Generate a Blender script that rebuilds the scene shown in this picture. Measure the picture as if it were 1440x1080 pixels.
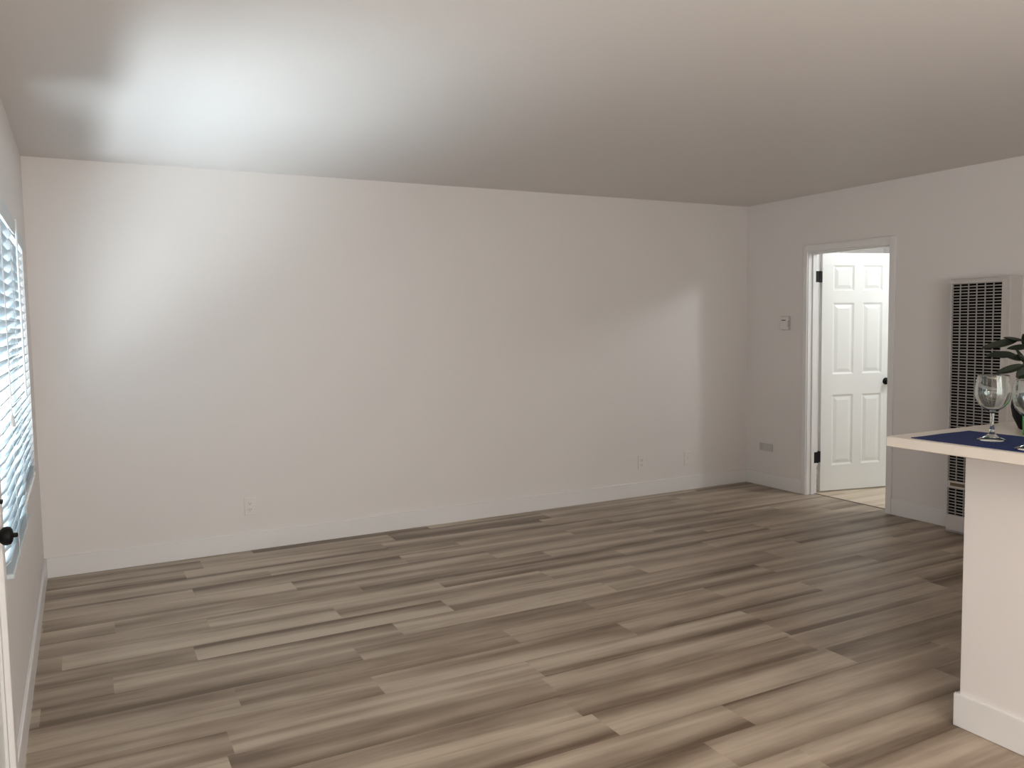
import bpy, math, random
from mathutils import Vector, Matrix

# ---------------------------------------------------------------- clear, camera, light, exposure
for o in list(bpy.data.objects):
    bpy.data.objects.remove(o)
S = bpy.context.scene
COL = S.collection
PI = math.pi
W, H = 5.491, 2.44            # room: back wall y=0, left wall x=0, right wall x=W
HW = 0.115                    # thickness of the inner walls
FRONT = -6.7

# camera recovered from the room's corners
F_PX, CAM = 1149.2, Vector((0.24255, -5.45241, 1.44633))
YAW, PITCH, ROLL = 0.48593, 0.0731653, -0.0161601
fw = Vector((math.sin(YAW)*math.cos(PITCH), math.cos(YAW)*math.cos(PITCH), -math.sin(PITCH)))
rt = Vector((math.cos(YAW), -math.sin(YAW), 0))
up = rt.cross(fw)
rt2 = math.cos(ROLL)*rt + math.sin(ROLL)*up
up2 = -math.sin(ROLL)*rt + math.cos(ROLL)*up
cd = bpy.data.cameras.new('camera')
cam = bpy.data.objects.new('camera', cd)
COL.objects.link(cam)
cam.matrix_world = Matrix(((rt2.x, up2.x, -fw.x, CAM.x), (rt2.y, up2.y, -fw.y, CAM.y),
                           (rt2.z, up2.z, -fw.z, CAM.z), (0, 0, 0, 1)))
cd.sensor_fit = 'HORIZONTAL'
cd.sensor_width = 36.0
cd.lens = F_PX/1440*36.0
cd.clip_start = 0.02
S.camera = cam

world = bpy.data.worlds.new('sky')
S.world = world
world.use_nodes = True
bg = world.node_tree.nodes['Background']
bg.inputs['Color'].default_value = (0.62, 0.82, 1.0, 1)
bg.inputs['Strength'].default_value = 1.6

def area(name, loc, target, sx, sy, power, color, spread=PI):
    l = bpy.data.lights.new(name, 'AREA')
    l.shape = 'RECTANGLE'; l.size = sx; l.size_y = sy
    l.energy = power; l.color = color; l.spread = spread
    o = bpy.data.objects.new(name, l); COL.objects.link(o)
    o.location = loc
    o.rotation_euler = (Vector(target)-Vector(loc)).to_track_quat('-Z', 'Y').to_euler()
    return o
def lamp(name, loc, power, color, r=0.08):
    l = bpy.data.lights.new(name, 'POINT')
    l.energy = power; l.color = color; l.shadow_soft_size = r
    o = bpy.data.objects.new(name, l); COL.objects.link(o); o.location = loc
    return o

area('daylight_left_sky', (-1.7, -1.45, 4.4), (0, -1.45, 1.35), 3.2, 1.6, 300, (0.80, 0.91, 1.0))
area('daylight_left_window', (-1.25, -1.45, 2.0), (0, -1.45, 1.3), 2.6, 1.3, 62, (1.0, 0.87, 0.79))
area('daylight_left_ground', (-1.0, -1.95, -0.62), (0.0, -1.85, 1.3), 2.7, 1.5, 240, (0.86, 0.92, 1.0), 1.8)
area('daylight_front_window', (1.75, FRONT-0.1, 1.3), (1.75, 0, 1.75), 2.3, 1.7, 122, (1.0, 0.88, 0.83))
lamp('entry_ceiling_lamp', (0.8, -5.95, 2.25), 24, (1.0, 0.80, 0.62), 0.12)
lamp('hall_ceiling_lamp', (6.45, -1.95, 2.30), 41, (0.90, 0.985, 1.0), 0.10)

S.view_settings.view_transform = 'Standard'
S.view_settings.look = 'None'
S.view_settings.gamma = 1.0
S.view_settings.use_curve_mapping = False
S.view_settings.exposure = 0.0

# ---------------------------------------------------------------- materials
def srgb(r, g, b):
    def f(c):
        c /= 255.0
        return c/12.92 if c <= 0.04045 else ((c+0.055)/1.055)**2.4
    return (f(r), f(g), f(b), 1.0)

class NT:
    def __init__(self, name):
        self.m = bpy.data.materials.new(name); self.m.use_nodes = True
        self.t = self.m.node_tree
        self.b = self.t.nodes['Principled BSDF']
        self.out = self.t.nodes['Material Output']
    def n(self, kind, **kw):
        nd = self.t.nodes.new(kind)
        for k, v in kw.items():
            if k.startswith('i_'):
                key = k[2:]
                nd.inputs[int(key) if key.isdigit() else key.replace('_', ' ')].default_value = v
            else:
                setattr(nd, k, v)
        return nd
    def l(self, a, b):
        self.t.links.new(a, b)
    def math(self, op, a, b=None, c=None, clamp=False):
        nd = self.t.nodes.new('ShaderNodeMath'); nd.operation = op; nd.use_clamp = clamp
        for i, v in enumerate((a, b, c)):
            if v is None: continue
            if isinstance(v, (int, float)): nd.inputs[i].default_value = v
            else: self.l(v, nd.inputs[i])
        return nd.outputs[0]

def plain(name, col, rough=0.5, metal=0.0, bump=0.0, bscale=200.0, vary=0.0, spec=0.5):
    t = NT(name)
    t.b.inputs['Roughness'].default_value = rough
    t.b.inputs['Metallic'].default_value = metal
    t.b.inputs['Specular IOR Level'].default_value = spec
    tc = t.n('ShaderNodeTexCoord')
    if vary:
        nz = t.n('ShaderNodeTexNoise', i_Scale=6.0, i_Detail=4.0)
        t.l(tc.outputs['Object'], nz.inputs['Vector'])
        mx = t.n('ShaderNodeMixRGB')
        mx.inputs[1].default_value = col
        mx.inputs[2].default_value = tuple(c*(1-vary) for c in col[:3])+(1,)
        t.l(nz.outputs['Fac'], mx.inputs[0]); t.l(mx.outputs[0], t.b.inputs['Base Color'])
    else:
        t.b.inputs['Base Color'].default_value = col
    if bump:
        nz = t.n('ShaderNodeTexNoise', i_Scale=bscale, i_Detail=3.0)
        t.l(tc.outputs['Object'], nz.inputs['Vector'])
        bp = t.n('ShaderNodeBump', i_Strength=bump, i_Distance=0.002)
        t.l(nz.outputs['Fac'], bp.inputs['Height']); t.l(bp.outputs['Normal'], t.b.inputs['Normal'])
    return t.m

def plank_material(name, dark, mid, light):
    t = NT(name)
    tc = t.n('ShaderNodeTexCoord')
    at = t.n('ShaderNodeAttribute', attribute_name='plank')      # r,g = random, b = tone
    uv = t.n('ShaderNodeUVMap', uv_map='UVMap')                  # metres along / across a plank
    sep = t.n('ShaderNodeSeparateColor'); t.l(at.outputs['Color'], sep.inputs[0])
    su = t.n('ShaderNodeSeparateXYZ'); t.l(uv.outputs[0], su.inputs[0])
    def coords(kx, ky):
        x = t.math('ADD', t.math('MULTIPLY', su.outputs[0], kx), t.math('MULTIPLY', sep.outputs[0], 57.0))
        y = t.math('ADD', t.math('MULTIPLY', su.outputs[1], ky), t.math('MULTIPLY', sep.outputs[1], 83.0))
        c = t.n('ShaderNodeCombineXYZ'); t.l(x, c.inputs[0]); t.l(y, c.inputs[1])
        return c.outputs[0]
    broad = t.n('ShaderNodeTexNoise', i_Scale=1.0, i_Detail=3.0, i_Roughness=0.55, i_Distortion=0.45)
    t.l(coords(0.42, 7.5), broad.inputs['Vector'])
    fine = t.n('ShaderNodeTexNoise', i_Scale=1.0, i_Detail=5.0, i_Roughness=0.6)
    t.l(coords(6.0, 70.0), fine.inputs['Vector'])
    cloud = t.n('ShaderNodeTexNoise', i_Scale=1.0, i_Detail=2.0)
    t.l(coords(2.6, 7.0), cloud.inputs['Vector'])
    v = t.math('MULTIPLY', t.math('SUBTRACT', broad.outputs['Fac'], 0.5), 1.9)
    v = t.math('ADD', v, t.math('MULTIPLY', t.math('SUBTRACT', fine.outputs['Fac'], 0.5), 0.30))
    v = t.math('ADD', v, t.math('MULTIPLY', t.math('SUBTRACT', cloud.outputs['Fac'], 0.5), 0.5))
    v = t.math('ADD', v, t.math('MULTIPLY', t.math('SUBTRACT', sep.outputs[2], 0.5), 0.20))
    e0 = t.math('SUBTRACT', 1.0, t.math('DIVIDE', su.outputs[1], 0.065), clamp=True)
    e1 = t.math('SUBTRACT', 1.0, t.math('DIVIDE', t.math('SUBTRACT', 0.181, su.outputs[1]), 0.05), clamp=True)
    v = t.math('SUBTRACT', v, t.math('MULTIPLY', e0, t.math('MULTIPLY', sep.outputs[1], 0.48)))
    v = t.math('SUBTRACT', v, t.math('MULTIPLY', e1, t.math('MULTIPLY', sep.outputs[0], 0.34)))
    v = t.math('ADD', v, 0.605, clamp=True)
    cr = t.n('ShaderNodeValToRGB')
    cr.color_ramp.elements[0].position = 0.12; cr.color_ramp.elements[0].color = dark
    cr.color_ramp.elements[1].position = 0.88; cr.color_ramp.elements[1].color = light
    e = cr.color_ramp.elements.new(0.52); e.color = mid
    t.l(v, cr.inputs[0]); t.l(cr.outputs[0], t.b.inputs['Base Color'])
    t.b.inputs['Roughness'].default_value = 0.42
    t.b.inputs['Specular IOR Level'].default_value = 0.4
    bp = t.n('ShaderNodeBump', i_Strength=0.12, i_Distance=0.001)
    t.l(fine.outputs['Fac'], bp.inputs['Height']); t.l(bp.outputs['Normal'], t.b.inputs['Normal'])
    return t.m

M = {}
M['wall'] = plain('wall_paint', (0.78, 0.742, 0.722, 1), 0.55, bump=0.10, bscale=160, spec=0.35)
M['ceil'] = plain('ceiling_paint', (0.78, 0.742, 0.722, 1), 0.6, bump=0.10, bscale=120, spec=0.3)
M['trim'] = plain('trim_paint', (0.80, 0.785, 0.775, 1), 0.32)
M['door'] = plain('door_paint', (0.84, 0.84, 0.82, 1), 0.38, bump=0.04, bscale=90)
M['floor'] = plank_material('vinyl_planks', srgb(104, 86, 69), srgb(156, 139, 121), srgb(190, 175, 156))
M['floor_hall'] = plank_material('pale_vinyl_planks', srgb(178, 156, 130), srgb(208, 190, 166), srgb(224, 210, 190))
M['strip'] = plain('threshold_metal', srgb(92, 82, 70), 0.4)
M['black'] = plain('black_metal', (0.005, 0.005, 0.005, 1), 0.55, spec=0.2)
M['counter'] = plain('cream_laminate', (0.80, 0.735, 0.66, 1), 0.3, vary=0.04)
M['heater'] = plain('heater_enamel', (0.60, 0.565, 0.545, 1), 0.38, vary=0.05)
M['grille'] = plain('grille_enamel', (0.36, 0.335, 0.32, 1), 0.45)
M['dark'] = plain('dark_interior', (0.005, 0.004, 0.004, 1), 0.9, spec=0.05)
M['blue'] = plain('blue_cloth', srgb(34, 50, 102), 0.8, bump=0.6, bscale=420, vary=0.25, spec=0.3)
M['plate'] = plain('white_plastic', (0.78, 0.75, 0.72, 1), 0.35)
M['plate_grey'] = plain('grey_plastic', (0.57, 0.545, 0.53, 1), 0.4)
M['slot'] = plain('slot_dark', (0.10, 0.09, 0.085, 1), 0.6)
M['slat'] = plain('blind_daylit_white', (0.60, 0.66, 0.70, 1), 0.4)  # white blinds; the blue cast of daylight is mixed into the base colour
M['cord'] = plain('cord_white', (0.70, 0.70, 0.72, 1), 0.6)
M['wand'] = plain('wand_plastic', (0.80, 0.80, 0.82, 1), 0.2)
M['vinyl'] = plain('window_vinyl', (0.80, 0.80, 0.80, 1), 0.35)
M['leaf'] = plain('leaf_green', (0.011, 0.019, 0.009, 1), 0.5, vary=0.5)
M['stem'] = plain('stem_green', (0.030, 0.040, 0.016, 1), 0.5)
M['soil'] = plain('soil', (0.02, 0.015, 0.01, 1), 0.9)
M['pot'] = plain('black_ceramic', (0.006, 0.006, 0.007, 1), 0.65, spec=0.2)
M['green'] = plain('green_plastic', (0.012, 0.40, 0.045, 1), 0.3)
M['scorch'] = plain('scorched_enamel', srgb(128, 108, 84), 0.6, vary=0.6)

def glass_material(name, rough=0.0):
    t = NT(name)
    g = t.n('ShaderNodeBsdfGlass', i_IOR=1.47, i_Roughness=rough)
    g.inputs['Color'].default_value = (0.97, 0.985, 0.98, 1)
    t.l(g.outputs[0], t.out.inputs['Surface'])
    return t.m
M['glass'] = glass_material('clear_glass')
def pane_material():
    t = NT('window_glass')
    tr = t.n('ShaderNodeBsdfTransparent'); gl = t.n('ShaderNodeBsdfGlossy', i_Roughness=0.02)
    tr.inputs['Color'].default_value = (0.93, 0.97, 0.96, 1)
    mx = t.n('ShaderNodeMixShader'); mx.inputs[0].default_value = 0.06
    t.l(tr.outputs[0], mx.inputs[1]); t.l(gl.outputs[0], mx.inputs[2])
    t.l(mx.outputs[0], t.out.inputs['Surface'])
    return t.m
M['pane'] = pane_material()

# ---------------------------------------------------------------- mesh helpers
class MB:
    def __init__(self):
        self.v = []; self.f = []
    def add(self, vs, fs):
        n = len(self.v)
        self.v += [tuple(p) for p in vs]
        self.f += [tuple(i+n for i in q) for q in fs]
    def box(self, x0, x1, y0, y1, z0, z1):
        vs = [(x, y, z) for x in (x0, x1) for y in (y0, y1) for z in (z0, z1)]
        self.add(vs, [(0, 1, 3, 2), (4, 6, 7, 5), (0, 4, 5, 1), (2, 3, 7, 6), (0, 2, 6, 4), (1, 5, 7, 3)])
        return self
    def hexa(self, c, ax, ay, az):
        c, ax, ay, az = Vector(c), Vector(ax), Vector(ay), Vector(az)
        vs = [c+i*ax+j*ay+k*az for i in (-1, 1) for j in (-1, 1) for k in (-1, 1)]
        self.add(vs, [(0, 1, 3, 2), (4, 6, 7, 5), (0, 4, 5, 1), (2, 3, 7, 6), (0, 2, 6, 4), (1, 5, 7, 3)])
        return self
    def lathe(self, prof, n=32, o=(0, 0, 0), axis='z'):
        o = Vector(o); vs = []; fs = []
        for (r, z) in prof:
            for k in range(n):
                a = 2*PI*k/n
                if axis == 'z': p = Vector((r*math.cos(a), r*math.sin(a), z))
                elif axis == 'x': p = Vector((z, r*math.cos(a), r*math.sin(a)))
                else: p = Vector((r*math.sin(a), z, r*math.cos(a)))
                vs.append(o+p)
        for i in range(len(prof)-1):
            for k in range(n):
                k2 = (k+1) % n
                fs.append((i*n+k, i*n+k2, (i+1)*n+k2, (i+1)*n+k))
        if prof[0][0] > 1e-6: fs.append(tuple(range(n))[::-1])
        if prof[-1][0] > 1e-6: fs.append(tuple((len(prof)-1)*n+k for k in range(n)))
        self.add(vs, fs); return self
    def tube(self, pts, r, n=10):
        pts = [Vector(p) for p in pts]
        rs = r if isinstance(r, (list, tuple)) else [r]*len(pts)
        vs = []; fs = []
        ref = None
        for i, p in enumerate(pts):
            d = (pts[min(i+1, len(pts)-1)]-pts[max(i-1, 0)]).normalized()
            if ref is None:
                ref = d.orthogonal().normalized()
            ref = (ref-d*ref.dot(d)).normalized()
            b = d.cross(ref)
            for k in range(n):
                a = 2*PI*k/n
                vs.append(p+rs[i]*(math.cos(a)*ref+math.sin(a)*b))
        for i in range(len(pts)-1):
            for k in range(n):
                k2 = (k+1) % n
                fs.append((i*n+k, i*n+k2, (i+1)*n+k2, (i+1)*n+k))
        fs.append(tuple(range(n))[::-1]); fs.append(tuple((len(pts)-1)*n+k for k in range(n)))
        self.add(vs, fs); return self
    def build(self, name, mat, parent=None, bevel=0.0, seg=2, smooth=None, merge=True, loc=None):
        me = bpy.data.meshes.new(name)
        vs = self.v
        if loc is not None:
            L = Vector(loc); vs = [tuple(Vector(p)-L) for p in vs]
        me.from_pydata(vs, [], self.f)
        import bmesh
        bm = bmesh.new(); bm.from_mesh(me)
        if merge: bmesh.ops.remove_doubles(bm, verts=bm.verts, dist=1e-5)
        bmesh.ops.recalc_face_normals(bm, faces=bm.faces)
        bm.to_mesh(me); bm.free()
        o = bpy.data.objects.new(name, me); COL.objects.link(o)
        me.materials.append(mat)
        if loc is not None: o.location = loc
        if bevel:
            bv = o.modifiers.new('bevel', 'BEVEL'); bv.width = bevel; bv.segments = seg
            bv.limit_method = 'ANGLE'; bv.angle_limit = 0.6
        if smooth or bevel:
            me.shade_smooth(); me.set_sharp_from_angle(angle=smooth or 0.7)
        if parent is not None:
            o.parent = parent
            o.location = o.location-parent.location if loc is not None else -parent.location
            if parent.parent is not None and loc is None:
                o.location = -(parent.location+parent.parent.location)
        return o

def tag(o, label, cat, group=None):
    o['label'] = label; o['category'] = cat
    if group: o['group'] = group
    return o
def struct(o, label=None, cat=None):
    o['kind'] = 'structure'
    if label: o['label'] = label
    if cat: o['category'] = cat
    return o
def empty(name, loc):
    o = bpy.data.objects.new(name, None); COL.objects.link(o); o.location = loc
    o.empty_display_size = 0.1
    return o

# ---------------------------------------------------------------- setting
random.seed(4)
BT, BH = 0.014, 0.119
WIN = (-2.50, -0.37, 0.672, 1.915)      # window opening in the left wall: y0, y1, z0, z1
EDO = (-3.60, -2.685, 2.03)            # entry door opening in the left wall
IDO = (-1.452, -0.678, 1.992)          # inner doorway in the right wall
LT = 0.15

m = MB(); m.box(-LT, W+HW, 0, 0.12, 0, H)
struct(m.build('wall_back', M['wall']), 'long bare off-white wall facing the camera', 'wall')
m = MB()
m.box(-LT, 0, WIN[1], 0, 0, H); m.box(-LT, 0, WIN[0], WIN[1], 0, WIN[2]); m.box(-LT, 0, WIN[0], WIN[1], WIN[3], H)
m.box(-LT, 0, EDO[1], WIN[0], 0, H); m.box(-LT, 0, EDO[0], EDO[1], EDO[2], H); m.box(-LT, 0, FRONT, EDO[0], 0, H)
struct(m.build('wall_left', M['wall']), 'off-white side wall with the blind-covered window', 'wall')
m = MB()
m.box(W, W+HW, IDO[1], 0, 0, H); m.box(W, W+HW, IDO[0], IDO[1], IDO[2], H); m.box(W, W+HW, FRONT, IDO[0], 0, H)
struct(m.build('wall_right', M['wall']), 'off-white end wall with the open doorway and heater', 'wall')
FW = (0.6, 2.9, 0.5, 2.1)
m = MB(); t = 0.12
m.box(-LT, FW[0], FRONT-t, FRONT, 0, H); m.box(FW[1], W+HW, FRONT-t, FRONT, 0, H)
m.box(FW[0], FW[1], FRONT-t, FRONT, 0, FW[2]); m.box(FW[0], FW[1], FRONT-t, FRONT, FW[3], H)
struct(m.build('wall_front', M['wall']), 'off-white wall behind the camera with a wide window', 'wall')
m = MB(); m.box(-LT, W+HW, FRONT-t, 0.12, H, H+0.1)
struct(m.build('ceiling', M['ceil']), 'plain painted off-white ceiling of the living room', 'ceiling')

def plank_floor(name, mat, x0, x1, y0, y1, known, pw=0.181, pl=1.225, seam=-1.36):
    k0 = math.floor((y0-seam)/pw); k1 = math.ceil((y1-seam)/pw)
    vs, fs, uvs, cols = [], [], [], []
    for k in range(k0, k1):
        ya, yb = max(y0, seam+k*pw), min(y1, seam+(k+1)*pw)
        if yb-ya < 1e-4: continue
        off = known.get(k, random.random()*pl) % pl
        x = x0 if off+x0 < x0 else off-pl*math.ceil((off-x0)/pl)
        while x < x1-1e-4:
            xa, xb = max(x, x0), min(x+pl, x1)
            if xb-xa > 1e-4:
                n = len(vs)
                vs += [(xa, ya, 0), (xb, ya, 0), (xb, yb, 0), (xa, yb, 0)]
                fs.append((n, n+1, n+2, n+3))
                uvs += [(xa-x, ya-seam-k*pw), (xb-x, ya-seam-k*pw), (xb-x, yb-seam-k*pw), (xa-x, yb-seam-k*pw)]
                cols.append((random.random(), random.random(), random.random(), 1))
            x += pl
    me = bpy.data.meshes.new(name); me.from_pydata(vs, [], fs)
    uv = me.uv_layers.new(name='UVMap')
    ca = me.color_attributes.new('plank', 'FLOAT_COLOR', 'CORNER')
    uv = me.uv_layers['UVMap']; ca = me.color_attributes['plank']
    for p in me.polygons:
        for li in p.loop_indices:
            uv.data[li].uv = uvs[li]; ca.data[li].color = cols[p.index]
    o = bpy.data.objects.new(name, me); COL.objects.link(o); me.materials.append(mat)
    return o
known = {0: 0.74, -1: 0.11, -2: 0.636, -3: 0.30, -4: 1.27, -5: 0.726, -6: 1.243, -7: 0.645, -8: 0.62, -10: 0.63, 2: 0.02, 1: 0.33}
struct(plank_floor('floor', M['floor'], -0.02, W+0.095, FRONT, 0.02, known), 'grey-brown wood-look plank floor', 'floor')
struct(plank_floor('floor_hall', M['floor_hall'], W+0.099, 8.2, -3.0, 0.6, {}), 'paler plank floor beyond the doorway', 'floor')
m = MB(); m.box(W+0.090, W+0.106, IDO[0], IDO[1], 0, 0.003)
struct(m.build('trim_3', M['strip'], bevel=0.001), 'thin dark threshold strip in the doorway', 'threshold')

# the hall beyond the doorway
m = MB()
m.box(W+HW, 8.2, 0.25, 0.33, 0, H); m.box(7.6, 7.7, -3.0, 0.25, 0, H); m.box(W+HW, 7.7, -3.0, -2.9, 0, H)
struct(m.build('wall_hall', M['wall']), 'white hall walls seen through the doorway', 'wall')
m = MB(); m.box(W+HW, 7.7, -3.0, 0.33, H, H+0.08)
struct(m.build('ceiling_hall', M['ceil']), 'white hall ceiling seen through the doorway', 'ceiling')

# baseboards
def bb(name, x0, x1, y0, y1, label):
    mm = MB(); mm.box(x0, x1, y0, y1, 0, BH)
    return struct(mm.build(name, M['trim'], bevel=0.003), label, 'baseboard')
bb('baseboard_back', 0, W, -BT, 0, 'white baseboard along the long back wall')
bb('baseboard_left', 0, BT, -2.60, -BT, 'white baseboard below the blind-covered window')
bb('baseboard_right', W-BT, W, IDO[1]+0.036, -BT, 'short white baseboard between corner and doorway')
bb('baseboard_heater', W-BT, W, -1.995, IDO[0]-0.042, 'white baseboard between doorway and wall heater')

# casing round the inner doorway (trim) with jamb and stop
cs = empty('trim_1', (W, (IDO[0]+IDO[1])/2, 0)); struct(cs, 'white casing and jamb round the inner doorway', 'door frame')
CT = 0.014
m = MB()
m.box(W-CT, W, IDO[1]-0.006, IDO[1]+0.034, 0, IDO[2]+0.046)
m.box(W-CT, W, IDO[0]-0.040, IDO[0]+0.006, 0, IDO[2]+0.046)
m.box(W-CT, W, IDO[0]+0.006, IDO[1]-0.006, IDO[2]-0.004, IDO[2]+0.046)
m.build('casing', M['trim'], cs, bevel=0.002)
m = MB(); j = 0.012
m.box(W-0.002, W+HW, IDO[1]-j, IDO[1], 0, IDO[2]); m.box(W-0.002, W+HW, IDO[0], IDO[0]+j, 0, IDO[2])
m.box(W-0.002, W+HW, IDO[0]+j, IDO[1]-j, IDO[2]-j, IDO[2])
m.build('jamb', M['trim'], cs, bevel=0.001)
m = MB(); s0, s1 = W+0.040, W+0.072
m.box(s0, s1, IDO[1]-j-0.011, IDO[1]-j, 0, IDO[2]-j); m.box(s0, s1, IDO[0]+j, IDO[0]+j+0.011, 0, IDO[2]-j)
m.box(s0, s1, IDO[0]+j+0.011, IDO[1]-j-0.011, IDO[2]-j-0.011, IDO[2]-j)
m.build('stop', M['trim'], cs, bevel=0.001)

# six-panel door leaf, swung into the hall
DA = Vector((5.660, -0.680, 0.012)); ang = math.radians(-12.8)
dv = Vector((math.cos(ang), math.sin(ang), 0)); nv = Vector((dv.y, -dv.x, 0))     # nv points to the camera side
DW, DH, DT = 0.706, 1.976, 0.035
S_CUT = [0, 0.106, 0.309, 0.394, 0.586, DW]; Z_CUT = [0, 0.212, 0.803, 0.975, 1.566, 1.665, 1.876, DH]
m = MB()
def P(s, z, d): return DA+dv*s+nv*d+Vector((0, 0, z))
for side in (0, -1):
    base = 0 if side == 0 else -DT; sg = 1 if side == 0 else -1
    for i in range(5):
        for k in range(7):
            a, b, c, d = S_CUT[i], S_CUT[i+1], Z_CUT[k], Z_CUT[k+1]
            if i in (1, 3) and k in (1, 3, 5):
                rings = [(0, 0), (0.006, -0.004), (0.014, -0.009), (0.020, -0.009), (0.046, -0.0015)]
                prev = None
                for (ins, dep) in rings:
                    q = [P(a+ins, c+ins, base+sg*dep), P(b-ins, c+ins, base+sg*dep), P(b-ins, d-ins, base+sg*dep), P(a+ins, d-ins, base+sg*dep)]
                    if prev:
                        for e in range(4):
                            m.add([prev[e], prev[(e+1) % 4], q[(e+1) % 4], q[e]], [(0, 1, 2, 3)])
                    prev = q
                m.add(prev, [(0, 1, 2, 3)])
            else:
                m.add([P(a, c, base), P(b, c, base), P(b, d, base), P(a, d, base)], [(0, 1, 2, 3)])
for i in range(5):
    for z in (0, DH):
        m.add([P(S_CUT[i], z, 0), P(S_CUT[i+1], z, 0), P(S_CUT[i+1], z, -DT), P(S_CUT[i], z, -DT)], [(0, 1, 2, 3)])
for k in range(7):
    for s in (0, DW):
        m.add([P(s, Z_CUT[k], 0), P(s, Z_CUT[k+1], 0), P(s, Z_CUT[k+1], -DT), P(s, Z_CUT[k], -DT)], [(0, 1, 2, 3)])
d1 = empty('door_1', tuple(DA)); struct(d1, 'white six-panel door standing open into the hall', 'door')
m.build('leaf', M['door'], d1, smooth=0.25)
def knob_profile(r):
    return [(r*1.15, 0), (r*1.15, 0.004), (r*1.0, 0.008), (r*0.42, 0.010), (r*0.40, 0.026), (r*0.62, 0.030), (r*0.92, 0.037),
            (r, 0.046), (r*0.95, 0.055), (r*0.72, 0.062), (r*0.3, 0.065), (0, 0.065)]
def placed_lathe(prof, origin, axis, n=24):
    mm = MB(); mm.lathe(prof, n)
    q = Vector((0, 0, 1)).rotation_difference(Vector(axis))
    mm.v = [tuple(q @ Vector(p)+Vector(origin)) for p in mm.v]
    return mm
k = placed_lathe(knob_profile(0.026), P(0.630, 0.902, 0.0), nv).build('knob', M['black'], d1, smooth=0.6)
k['label'] = 'round black door knob'
for z in (0.245, 1.735):
    hg = MB()
    hc = Vector((W+HW-0.008, IDO[1]-j-0.002, z+0.012+0.045))
    hg.box(W+HW-0.036, W+HW-0.002, IDO[1]-j-0.003, IDO[1]-j, z+0.012, z+0.102)
    c = P(-0.0012, z+0.045, -DT/2)
    hg.hexa(c, dv*0.0012, nv*(DT/2), Vector((0, 0, 0.045)))
    px_, py_ = W+HW+0.012, IDO[1]-j+0.000
    hg.tube([(px_, py_, z+0.010), (px_, py_, z+0.104)], 0.0065, 10)
    hg.hexa(((W+HW+0.004), py_-0.001, z+0.057), (0.010, 0, 0), (0, 0.002, 0), (0, 0, 0.045))
    hg.hexa(((px_+P(0, 0, 0).x)/2+0.002, (py_+P(0, 0, -DT/2).y)/2-0.004, z+0.057), (0.016, -0.002, 0), (0, 0.002, 0), (0, 0, 0.045))
    h = hg.build('hinge', M['black'], d1); h['label'] = 'black butt hinge'

# entry door at the left edge: leaf in its casing, dark knob and deadbolt
d2 = empty('door_2', (0, EDO[1], 0)); struct(d2, 'entry door at the left edge with a black knob', 'door')
m = MB(); m.box(-0.050, -0.008, EDO[0]+0.012, EDO[1]-0.012, 0.01, EDO[2]-0.01)
m.build('leaf', M['door'], d2, bevel=0.002)
k = placed_lathe([(0.033, 0), (0.033, 0.005), (0.028, 0.009), (0.012, 0.011), (0.011, 0.022), (0.018, 0.026), (0.0255, 0.034), (0.027, 0.043),
                  (0.0245, 0.052), (0.017, 0.057), (0.007, 0.059), (0.0065, 0.068), (0.004, 0.070), (0, 0.070)], (-0.008, -2.752, 0.868), (1, 0, 0)).build('knob', M['black'], d2, smooth=0.6)
k['label'] = 'round black knob with a small thumb button'
k = placed_lathe([(0.030, 0), (0.030, 0.006), (0.024, 0.012), (0, 0.012)], (-0.008, -2.755, 0.968), (1, 0, 0)); k.box(0.004, 0.030, -2.770, -2.738, 0.964, 0.972)
k.build('deadbolt', M['black'], d2, smooth=0.6)
t2 = empty('trim_2', (0, EDO[1], 0)); struct(t2, 'beige-white casing round the entry door', 'door frame')
m = MB()
m.box(0, 0.018, EDO[1]-0.004, EDO[1]+0.060, 0, EDO[2]+0.06); m.box(0, 0.018, EDO[0]-0.06, EDO[0]+0.004, 0, EDO[2]+0.06)
m.box(0, 0.018, EDO[0]+0.004, EDO[1]-0.004, EDO[2]-0.004, EDO[2]+0.06)
m.build('casing', M['trim'], t2, bevel=0.003)
m = MB()
m.box(-LT, 0, EDO[1]-0.010, EDO[1], 0, EDO[2]); m.box(-LT, 0, EDO[0], EDO[0]+0.010, 0, EDO[2]); m.box(-LT, 0, EDO[0]+0.01, EDO[1]-0.01, EDO[2]-0.01, EDO[2])
m.build('jamb', M['trim'], t2)

# windows: vinyl sliders
def window(name, horiz, a0, a1, z0, z1, p, label):
    fr, gl = MB(), MB()
    t_, d_ = 0.045, 0.03
    def bx(mm, u0, u1, q0, q1, w0, w1):
        if horiz: mm.box(u0, u1, q0, q1, w0, w1)
        else: mm.box(q0, q1, u0, u1, w0, w1)
    mid = (a0+a1)/2
    for (u0, u1, w0, w1) in ((a0, a1, z0, z0+t_), (a0, a1, z1-t_, z1), (a0, a0+t_, z0+t_, z1-t_), (a1-t_, a1, z0+t_, z1-t_), (mid-0.03, mid+0.03, z0+t_, z1-t_)):
        bx(fr, u0, u1, p-d_, p+d_, w0, w1)
    bx(gl, a0+t_, mid-0.03, p-0.002, p+0.002, z0+t_, z1-t_); bx(gl, mid+0.03, a1-t_, p-0.002, p+0.002, z0+t_, z1-t_)
    e = empty(name, (mid, p, z0) if horiz else (p, mid, z0)); struct(e, label, 'window')
    fr.build('frame', M['vinyl'], e, merge=False); gl.build('pane', M['pane'], e, merge=False)
window('window_1', False, WIN[0], WIN[1], WIN[2], WIN[3], -0.11, 'bright window behind the white blinds')
window('window_2', True, FW[0], FW[1], FW[2], FW[3], FRONT-0.06, 'wide window behind the camera')

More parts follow.
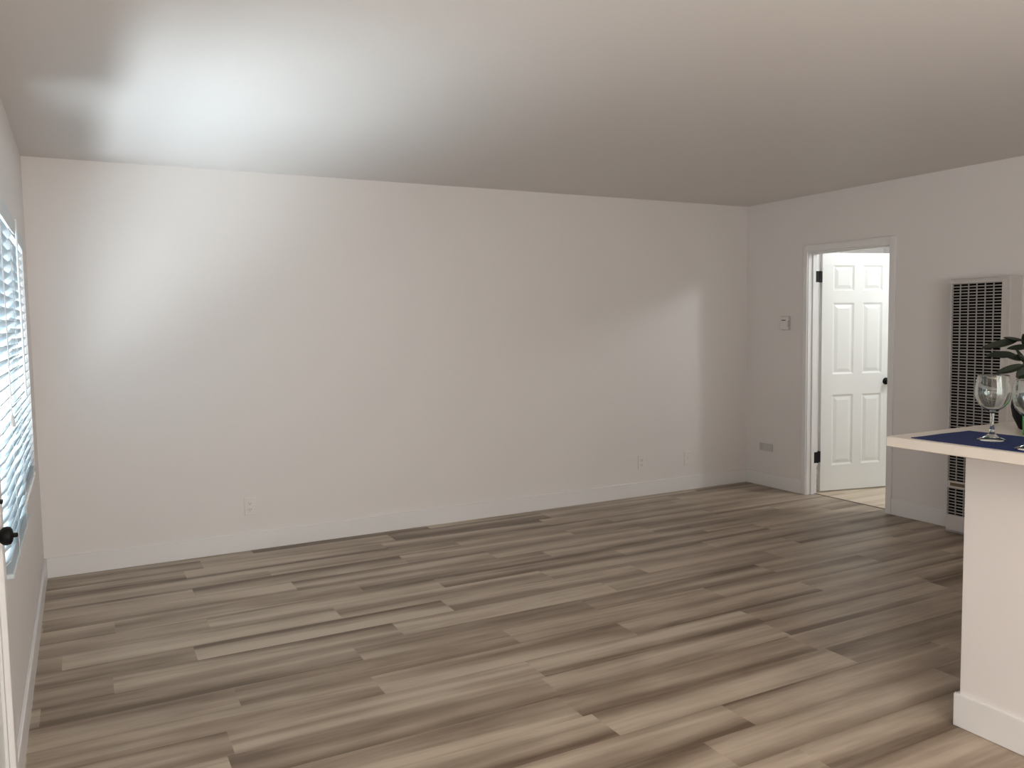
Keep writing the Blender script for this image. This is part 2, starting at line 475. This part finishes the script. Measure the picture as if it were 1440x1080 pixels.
# ---------------------------------------------------------------- blinds
def blind(label, y0, y1, xc, ztop, zbot, holes, wand=None, cord=None, tilt=-0.76):
    e = empty('window_blind', (xc, (y0+y1)/2, zbot)); tag(e, label, 'blind', 'white slatted blinds on the side window')
    w, th, pitch = 0.025, 0.0014, 0.0435
    m = MB(); m.box(xc-0.022, xc+0.021, y0, y1, ztop-0.045, ztop-0.003); m.build('headrail', M['slat'], e, bevel=0.002)
    m = MB(); m.box(xc+0.0215, xc+0.027, y0-0.004, y1+0.004, ztop-0.068, ztop); m.build('valance', M['slat'], e, bevel=0.002)
    m = MB()
    ca, sa = math.cos(tilt), math.sin(tilt)
    def strip(ya, yb, u0, u1, z):
        uc, hu = (u0+u1)/2, (u1-u0)/2
        m.hexa((xc+uc*ca, (ya+yb)/2, z-uc*sa), (hu*ca, 0, -hu*sa), (0, (yb-ya)/2, 0), (th*sa, 0, th*ca))
    z = zbot+0.040
    zs = []
    while z < ztop-0.075:
        zs.append(z); z += pitch
    hw = 0.009
    for z in zs:
        ya = y0
        for h in holes:
            strip(ya, h-hw, -w, w, z); strip(h-hw, h+hw, -w, -0.004, z); strip(h-hw, h+hw, 0.004, w, z); ya = h+hw
        strip(ya, y1, -w, w, z)
    m.build('slats', M['slat'], e, merge=False)
    m = MB(); m.box(xc-w, xc+w, y0, y1, zbot, zbot+0.016); m.build('bottom_rail', M['slat'], e, bevel=0.004)
    for h in holes:
        m = MB(); m.tube([(xc, h, zbot+0.01), (xc, h, ztop-0.04)], 0.0011, 6)
        for s in (-1, 1):
            m.tube([(xc+s*(w+0.0012), h, zbot+0.005), (xc+s*(w+0.0012), h, ztop-0.045)], 0.0009, 6)
        m.build('ladder_cord', M['cord'], e)
    if wand:
        yw, zl = wand
        m = MB(); m.tube([(xc+0.034, yw, ztop-0.012), (xc+0.036, yw, zl)], 0.004, 8); m.build('tilt_wand', M['wand'], e, smooth=0.6)
    if cord:
        yw, zl = cord
        m = MB(); m.tube([(xc+0.034, yw, ztop-0.06), (xc+0.036, yw, zl+0.03)], 0.0016, 6)
        m.lathe([(0.002, 0.035), (0.005, 0.028), (0.008, 0.0), (0.006, -0.004), (0, -0.004)], 12, (xc+0.036, yw, zl)); m.build('pull_cord', M['cord'], e, smooth=0.6)
blind('far white slatted blind, nearer the room corner and set flush', -1.555, -0.345, -0.021, 1.945, 0.708, [-0.62, -1.28], None, None)
blind('near white slatted blind, beside the entry door and standing proud', -2.56, -1.60, 0.008, 1.905, 0.690, [-1.86, -2.30], (-1.625, 1.19), (-2.42, 1.15))

# ---------------------------------------------------------------- peninsula
PX, PY = 2.937, -3.705
m = MB(); m.box(PX, 3.26, -5.75, PY, 0, 1.003)
struct(m.build('wall_peninsula', M['wall'], bevel=0.003), 'off-white half wall under the counter', 'half wall')
m = MB(); m.box(PX-BT, PX, -5.75, PY+BT, 0, BH-0.002); m.box(PX, 3.26, PY, PY+BT, 0, BH-0.002)
struct(m.build('baseboard_peninsula', M['trim'], bevel=0.003), 'white baseboard round the half wall', 'baseboard')
CZ = 1.040
m = MB(); m.box(2.690, 3.46, -5.80, -3.578, CZ-0.036, CZ)
o = m.build('countertop', M['counter'], bevel=0.003, loc=(3.07, -4.6, CZ-0.036))
tag(o, 'cream breakfast counter slab on the half wall', 'counter')
o = None
m = MB()
nx, ny = 12, 18
def mz(u, v): return 0.0005*math.sin(9*u+3)*math.cos(7*v)+0.0006
x0, x1, y0, y1 = 2.712, 3.026, -4.115, -3.658
top = [[(x0+(x1-x0)*i/nx, y0+(y1-y0)*k/ny, CZ+0.002+mz(i/nx, k/ny)) for k in range(ny+1)] for i in range(nx+1)]
for i in range(nx):
    for k in range(ny):
        m.add([top[i][k], top[i+1][k], top[i+1][k+1], top[i][k+1]], [(0, 1, 2, 3)])
        m.add([(p[0], p[1], CZ+0.0003) for p in (top[i][k], top[i+1][k], top[i+1][k+1], top[i][k+1])], [(0, 1, 2, 3)])
def rim(a, b):
    m.add([a, b, (b[0], b[1], CZ+0.0003), (a[0], a[1], CZ+0.0003)], [(0, 1, 2, 3)])
for i in range(nx): rim(top[i][0], top[i+1][0]); rim(top[i][ny], top[i+1][ny])
for k in range(ny): rim(top[0][k], top[0][k+1]); rim(top[nx][k], top[nx][k+1])
tag(m.build('placemat', M['blue'], smooth=0.8, loc=(2.87, -3.88, CZ)), 'dark blue cloth placemat on the counter end', 'placemat')

# wine glasses
def wine_glass(x, y, label, rot=0):
    z0 = CZ+0.0034
    e = empty('wine_glass', (x, y, z0)); tag(e, label, 'glass', 'stemmed glasses on the blue placemat'); 
    def prof(pts, sub=4):
        out = []
        for i in range(len(pts)-1):
            p0 = pts[max(i-1, 0)]; p1 = pts[i]; p2 = pts[i+1]; p3 = pts[min(i+2, len(pts)-1)]
            for s in range(sub):
                t_ = s/sub
                out.append(tuple(0.5*((2*p1[q])+(-p0[q]+p2[q])*t_+(2*p0[q]-5*p1[q]+4*p2[q]-p3[q])*t_*t_+(-p0[q]+3*p1[q]-3*p2[q]+p3[q])*t_**3) for q in (0, 1)))
        return out+[pts[-1]]
    outer = prof([(0.0065, 0.088), (0.014, 0.0945), (0.030, 0.106), (0.0445, 0.124), (0.0515, 0.146), (0.0515, 0.166), (0.0485, 0.190), (0.0445, 0.2125)])
    inner = prof([(0.0435, 0.2135), (0.0472, 0.190), (0.0500, 0.166), (0.0500, 0.147), (0.0430, 0.126), (0.0290, 0.109), (0.0130, 0.099), (0.0005, 0.096)])
    m = MB(); m.lathe([(0.0001, 0.0885)]+outer+inner+[(0.0, 0.096)], 48); m.v = [(p[0]+x, p[1]+y, p[2]+z0) for p in m.v]
    m.build('bowl', M['glass'], e, smooth=0.9)
    st = [(0.0, 0.0875), (0.0060, 0.0878), (0.0052, 0.078), (0.0050, 0.060), (0.0056, 0.044), (0.0085, 0.034), (0.0085, 0.030), (0.0060, 0.027), (0.0, 0.0268)]
    m = MB(); m.lathe(st, 32); m.v = [(p[0]+x, p[1]+y, p[2]+z0) for p in m.v]
    m.build('stem', M['glass'], e, smooth=0.9)
    ft = [(0.0, 0.0262), (0.0075, 0.0262), (0.011, 0.020), (0.022, 0.010), (0.036, 0.0045), (0.0425, 0.0022), (0.0435, 0.0012), (0.0425, 0.0), (0.0, 0.0)]
    m = MB(); m.lathe(ft, 48); m.v = [(p[0]+x, p[1]+y, p[2]+z0) for p in m.v]
    m.build('foot', M['glass'], e, smooth=0.9)
wine_glass(2.862, -3.842, 'clear stemmed wine glass in full view on the blue placemat')
wine_glass(2.772, -4.018, 'clear stemmed wine glass cut off by the right edge')

# green cup behind the second glass
gx, gy = 3.092, -3.848
gz = CZ
m = MB(); m.lathe([(0, 0), (0.034, 0), (0.036, 0.003), (0.037, 0.070), (0.036, 0.073), (0.033, 0.073), (0.032, 0.010), (0, 0.009)], 32)
m.v = [(p[0]+gx, p[1]+gy, p[2]+gz) for p in m.v]
tag(m.build('green_cup', M['green'], smooth=0.6, loc=(gx, gy, gz)), 'bright green cup behind the cut-off wine glass', 'cup')

# potted plant
bx_, by_ = 3.250, -3.757
e = empty('potted_plant', (bx_, by_, CZ)); tag(e, 'dark-leaved plant in a round black pot on the counter', 'plant')
m = MB(); m.lathe([(0, 0), (0.046, 0), (0.050, 0.004), (0.069, 0.045), (0.075, 0.080), (0.072, 0.105), (0.064, 0.125), (0.060, 0.125), (0.066, 0.105), (0.066, 0.098), (0, 0.098)], 40)
m.v = [(p[0]+bx_, p[1]+by_, p[2]+CZ) for p in m.v]
m.build('pot', M['pot'], e, smooth=0.6)
m = MB(); m.lathe([(0, 0.0985), (0.0655, 0.0985), (0.055, 0.106), (0, 0.110)], 24); m.v = [(p[0]+bx_, p[1]+by_, p[2]+CZ) for p in m.v]
m.build('soil', M['soil'], e)
side = Vector((-0.884, 0.467, 0)); away = Vector((0.467, 0.884, 0)); ZV = Vector((0, 0, 1))
root = Vector((bx_, by_, CZ+0.104))
def leaf(m, base, tip, width, roll=0.0, droop=0.012, n=9):
    base, tip = Vector(base), Vector(tip)
    d = tip-base; L = d.length; d.normalize()
    sd = d.cross(ZV).normalized(); nn = sd.cross(d)
    c, s = math.cos(roll), math.sin(roll)
    sd, nn = c*sd+s*nn, -s*sd+c*nn
    rows = []
    for i in range(n+1):
        t_ = i/n
        w_ = width*(math.sin(PI*min(1, t_**0.85))**0.75)+0.0006 if 0 < t_ < 1 else 0.0008
        p = base+d*L*t_-ZV*droop*(4*t_*(t_-1)*-0.6+t_*t_*0.6)+nn*0.0
        rows.append([p+sd*w_*q+nn*(abs(q)*w_*0.35) for q in (-1, -0.5, 0, 0.5, 1)])
    th = 0.0008
    for i in range(n):
        for k_ in range(4):
            a, b, c_, d_ = rows[i][k_], rows[i][k_+1], rows[i+1][k_+1], rows[i+1][k_]
            m.add([a+nn*th, b+nn*th, c_+nn*th, d_+nn*th], [(0, 1, 2, 3)])
            m.add([a-nn*th, d_-nn*th, c_-nn*th, b-nn*th], [(0, 1, 2, 3)])
def at(s, z, a=0.0):            # metres to the left of the pot, above the counter, away from the camera
    return Vector((bx_, by_, CZ))+side*s+ZV*z+away*a
stems = [
    ([root, at(0.01, 0.22), at(0.03, 0.30), at(0.06, 0.325)], [(0.065, 0.323, 0.190, 0.300, 0.020, 0.55), (0.045, 0.318, 0.130, 0.338, 0.020, 0.3), (0.02, 0.285, 0.06, 0.350, 0.018, -0.4), (0.03, 0.30, 0.115, 0.298, 0.016, 0.5)]),
    ([root, at(0.01, 0.20, 0.02), at(0.03, 0.262, 0.03), at(0.07, 0.272, 0.04)], [(0.060, 0.270, 0.166, 0.272, 0.022, 0.5), (0.02, 0.25, 0.085, 0.268, 0.019, 0.5), (0.01, 0.22, 0.06, 0.300, 0.015, 0.9)]),
    ([root, at(0.01, 0.19, -0.02), at(0.03, 0.228, -0.03), at(0.07, 0.234, -0.03)], [(0.062, 0.234, 0.156, 0.212, 0.018, 0.6), (0.00, 0.235, 0.094, 0.198, 0.034, 0.75), (0.03, 0.20, 0.06, 0.255, 0.015, -0.5), (0.00, 0.172, 0.100, 0.178, 0.010, 0.3)]),
    ([root, at(-0.01, 0.22, 0.0), at(-0.03, 0.33, 0.01), at(-0.03, 0.40, 0.02)], [(-0.03, 0.38, 0.03, 0.36, 0.020, 0.3), (-0.03, 0.39, -0.09, 0.40, 0.022, 0.1), (-0.03, 0.33, -0.11, 0.31, 0.024, 0.3), (-0.02, 0.28, 0.05, 0.31, 0.020, 0.2)]),
    ([root, at(-0.04, 0.20, 0.03), at(-0.09, 0.26, 0.05), at(-0.13, 0.28, 0.06)], [(-0.08, 0.25, -0.17, 0.27, 0.022, 0.2), (-0.06, 0.23, -0.14, 0.20, 0.022, 0.3), (-0.05, 0.22, 0.01, 0.25, 0.020, 0.1)]),
    ([root, at(-0.02, 0.18, -0.05), at(-0.05, 0.23, -0.09), at(-0.08, 0.25, -0.12)], [(-0.05, 0.23, -0.13, 0.22, 0.022, 0.2), (-0.04, 0.22, 0.03, 0.235, 0.020, 0.1), (-0.06, 0.24, -0.02, 0.30, 0.018, 0.4)]),
]
for pts, lvs in stems:
    m = MB()
    fine_pts = []
    for i in range(len(pts)-1):
        for s in range(4): fine_pts.append(pts[i].lerp(pts[i+1], s/4))
    fine_pts.append(pts[-1])
    m.tube(fine_pts, [0.0035-0.0022*i/(len(fine_pts)-1) for i in range(len(fine_pts))], 8)
    st = m.build('stem', M['stem'], e, smooth=0.9)
    off = (pts[2]-Vector((bx_, by_, CZ))).dot(away)
    for (s0_, z0_, s1_, z1_, w_, rl) in lvs:
        m = MB(); leaf(m, at(s0_, z0_, off), at(s1_, z1_, off+random.uniform(-0.02, 0.02)), w_, rl)
        m.build('leaf', M['leaf'], e, smooth=1.2, merge=False)

# ---------------------------------------------------------------- wall heater
e = empty('wall_heater', (W, -2.19, 0.03)); tag(e, 'tall white enamelled wall heater with dark slotted grilles', 'heater')
CD, PDp = 0.120, 0.165
m = MB(); m.box(W-CD, W, -2.393, -1.998, 0.0, 1.697); m.build('cabinet', M['heater'], e, bevel=0.004)
py0, py1 = -2.372, -2.030
fx0, fx1 = W-PDp, W-CD
GR = ((0.360, 1.664), (0.132, 0.316))
m = MB()
mg = 0.006
m.box(fx0, fx1, py0, py0+mg, 0.030, 1.682); m.box(fx0, fx1, py1-mg, py1, 0.030, 1.682)
m.box(fx0, fx1, py0+mg, py1-mg, 1.664, 1.682); m.box(fx0, fx1, py0+mg, py1-mg, 0.316, 0.360); m.box(fx0, fx1, py0+mg, py1-mg, 0.030, 0.132)
m.build('front_panel', M['heater'], e, merge=False)
m = MB(); m.hexa((fx0-0.0006, py1-0.075, 0.338), (0.0006, 0, 0), (0, 0.050, 0), (0, 0, 0.011)); o = m.build('scorch_mark', M['scorch'], e); o['label'] = 'brown scorch mark between the grilles'
m = MB(); m.hexa((fx0-0.001, py1-0.11, 0.080), (0.002, 0, 0), (0, 0.05, 0), (0, 0, 0.014)); o = m.build('control_cover', M['plate_grey'], e, bevel=0.001)
for (g0, g1) in GR:
    m = MB(); m.box(fx0+0.018, fx1-0.001, py0+mg, py1-mg, g0, g1); m.build('grille_backing', M['dark'], e)
    m = MB()
    nrow = int(round((g1-g0)/0.0196)); ph = (g1-g0)/nrow
    for i in range(nrow):
        zc = g0+(i+0.5)*ph+ph*0.325
        m.hexa((fx0+0.006, (py0+py1)/2, zc), (0.004, 0, 0), (0, (py1-py0)/2-mg, 0), (0, 0, ph*0.16))
    for c in range(1, 6):
        yc = py0+mg+(py1-py0-2*mg)*c/6
        m.box(fx0+0.003, fx0+0.010, yc-0.0024, yc+0.0024, g0, g1)
    o = m.build('grille', M['grille'], e, merge=False)
# ---------------------------------------------------------------- wall fittings
def outlet_back(x, z, label, kind):
    e = empty('wall_outlet' if kind == 'duplex' else 'wall_plate', (x, 0, z))
    tag(e, label, 'outlet' if kind == 'duplex' else 'wall plate')
    m = MB(); m.box(x-0.035, x+0.035, -0.006, 0, z-0.0575, z+0.0575); m.build('plate', M['plate'], e, bevel=0.003)
    if kind == 'duplex':
        for dz in (0.020, -0.020):
            m = MB(); m.box(x-0.0165, x+0.0165, -0.0085, -0.004, z+dz-0.0135, z+dz+0.0135); s = m.build('socket', M['plate'], e, bevel=0.003)
            m = MB()
            for dx in (-0.0065, 0.0065): m.box(x+dx-0.0012, x+dx+0.0012, -0.0090, -0.0080, z+dz-0.003, z+dz+0.006)
            m.box(x-0.002, x+0.002, -0.0090, -0.0080, z+dz-0.010, z+dz-0.006)
            q = m.build('slots', M['slot'], None, merge=False); q.parent = s; q.matrix_parent_inverse = Matrix.Translation(-(s.location+e.location))
    else:
        m = MB(); m.lathe([(0.004, 0), (0.004, 0.0015), (0, 0.002)], 12, (0, 0, 0), 'z')
        m.v = [(x+p[0], -0.006-p[2], z+p[1]) for p in m.v]; m.build('screw', M['plate_grey'], e)
outlet_back(1.176, 0.290, 'white double outlet at the left end of the back wall', 'duplex')
outlet_back(4.328, 0.283, 'white double outlet low on the right end of the back wall', 'duplex')
outlet_back(4.815, 0.275, 'blank white plate low on the back wall, nearest its right corner', 'plate')

e = empty('thermostat', (W, -0.458, 1.36)); tag(e, 'small grey-white thermostat on the wall left of the doorway', 'thermostat')
m = MB(); m.box(W-0.008, W, -0.506, -0.410, 1.358, 1.476); m.build('back_plate', M['plate_grey'], e, bevel=0.003)
m = MB(); m.box(W-0.034, W-0.008, -0.498, -0.420, 1.364, 1.470); m.build('cover', M['plate'], e, bevel=0.006, seg=3)
m = MB(); m.box(W-0.036, W-0.033, -0.480, -0.438, 1.438, 1.446); m.build('scale_window', M['slot'], e)
m = MB(); m.box(W-0.030, W-0.012, -0.502, -0.497, 1.385, 1.440); m.build('lever', M['plate_grey'], e, bevel=0.001)

e = empty('wall_box', (W, -0.245, 0.315)); tag(e, 'low grey sideways cover plate between corner and doorway', 'wall plate')
m = MB(); m.box(W-0.010, W, -0.320, -0.170, 0.310, 0.376); m.build('plate', M['plate_grey'], e, bevel=0.004)
m = MB(); m.box(W-0.020, W-0.010, -0.312, -0.205, 0.317, 0.369); m.build('cover', M['plate_grey'], e, bevel=0.005)
